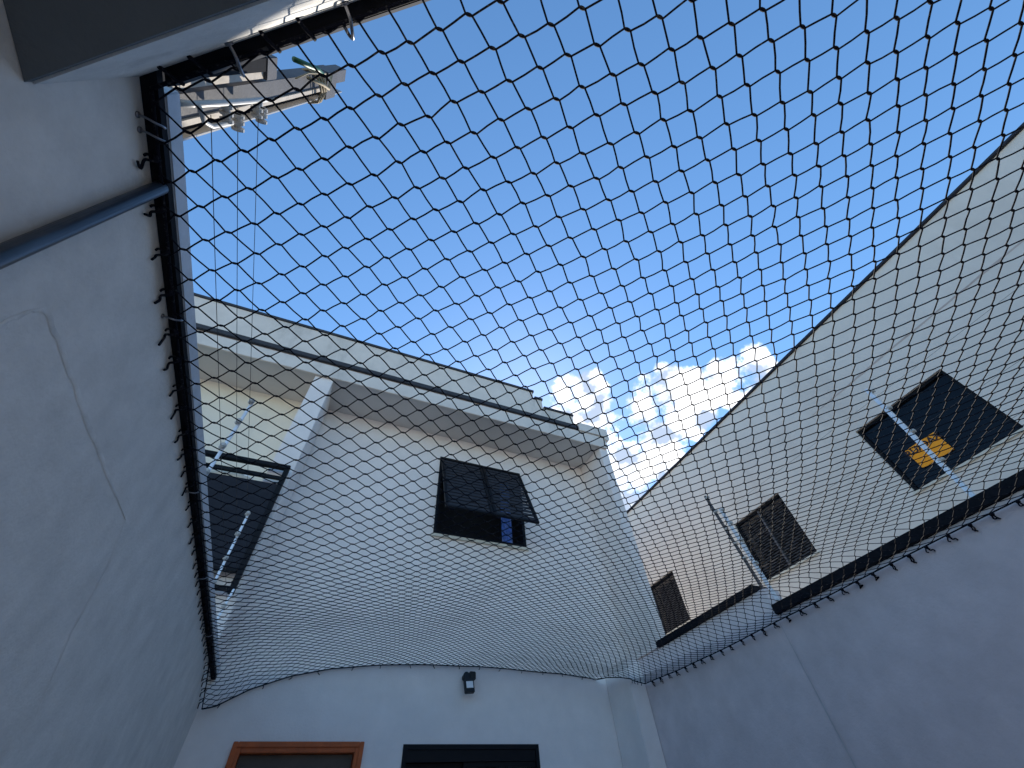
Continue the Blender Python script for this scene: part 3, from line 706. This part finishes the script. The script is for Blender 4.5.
def place_ties(kind, spots, label, group):
    protos = [tie_mesh(kind).build('net_tie', M['cord'], smooth=True) for _ in range(6)]
    for i, (loc, rz) in enumerate(spots):
        if i < 6: o = protos[i]
        else: o = protos[random.randrange(6)].copy(); COL.objects.link(o)
        o.location = loc; o.rotation_euler = (0, 0, rz)
        s_ = random.uniform(0.85, 1.15); o.scale = (1, s_, s_)
        tag(o, label, 'net tie', group)
sp = []; y = 0.42
while y < 3.92:
    sp.append(((XL+0.0005, y, P3((XA, y)).z - 0.006), 0)); y += random.uniform(0.085, 0.125)
place_ties('left', sp, 'black cord tie holding the net edge to the left wall', 'cord ties along the left wall')
sp = []; y = -0.1
while y < 3.58:
    sp.append(((XR-0.0005, y, P3((XB, y)).z - 0.004), 0)); y += random.uniform(0.095, 0.120)
place_ties('right', sp, 'black cord tie with loose tail holding the net edge to the right wall', 'cord ties along the right wall')
sp = []; x = 2.66
for x in (2.80, 2.83, 2.86, 2.895):
    sp.append(((x, 3.6185, back_z(x) + 0.01), rad(-90)))
x = -0.45
while x < 2.7:
    sp.append(((x, YB-0.0005, back_z(x)+0.004), rad(90))); x += random.uniform(0.17, 0.26)
random.seed(11)
protos = []
for i, (loc, rz) in enumerate(sp):
    mb = MB().tube([(-0.012, 0, 0.0), (0.0, 0, 0.004)], 0.003, 6)
    mb.tube(curve([(-0.012, 0, 0.0), (-0.008, random.uniform(-.01,.01), -0.01), (-0.005, random.uniform(-.015,.015), -0.024)], 4), 0.0028, 6)
    o = mb.build('net_tie', M['cord'], smooth=True); o.location = loc; o.rotation_euler = (0, 0, rad(90))
    tag(o, 'tiny black cord tie holding the net edge to the far wall', 'net tie', 'cord ties along the far wall')
def hook_mesh():
    mb = MB().tube(curve([(0.0, 0, 0), (0.016, 0, -0.001), (0.028, 0.004, 0.002), (0.036, 0.010, 0.014), (0.030, 0.016, 0.026), (0.020, 0.018, 0.026)], 5), 0.0024, 8)
    mb.tube([(0, 0, 0), (0.003, 0, 0)], 0.006, 10); return mb
hk0 = hook_mesh().build('screw_hook', M['steel'], smooth=True)
first = True
for y in (0.345, 0.372, 0.815, 1.62, 2.35, 3.1):
    o = hk0 if first else hk0.copy()
    if not first: COL.objects.link(o)
    first = False
    o.location = (XL, y, P3((XA, max(y, yl0+0.01))).z - 0.012)
    tag(o, 'shiny screw hook in the left wall under its metal capping', 'hook', 'screw hooks in the left wall')
rz = math.atan2(RN.y, RN.x)
for u, lab in ((0.20, 'shiny hook in the beam face nearest the corner'), (0.42, 'shiny hook in the beam face farthest from the corner')):
    o = hk0.copy(); COL.objects.link(o); x, y_ = rpt(u, 0.003); o.location = (x, y_, 0.955); o.rotation_euler = (0, 0, rz); o.scale = (1.25, 1.25, 1.25)
    tag(o, lab, 'hook', 'screw hooks in the beam')
for u in (0.07, 0.13, 0.27, 0.34):
    x, y_ = rpt(u, 0.003)
    mb = MB().tube(curve([(0.03, 0, 0.015), (0.016, 0.004, 0.0), (0.004, 0.006, -0.01), (0.002, 0.004, -0.02)], 4), 0.0035, 6)
    o = mb.build('net_tie', M['cord'], smooth=True); o.location = (x, y_, 0.965); o.rotation_euler = (0, 0, rz)
    tag(o, 'black cord tie holding the net edge to the rough beam', 'net tie', 'cord ties along the beam')
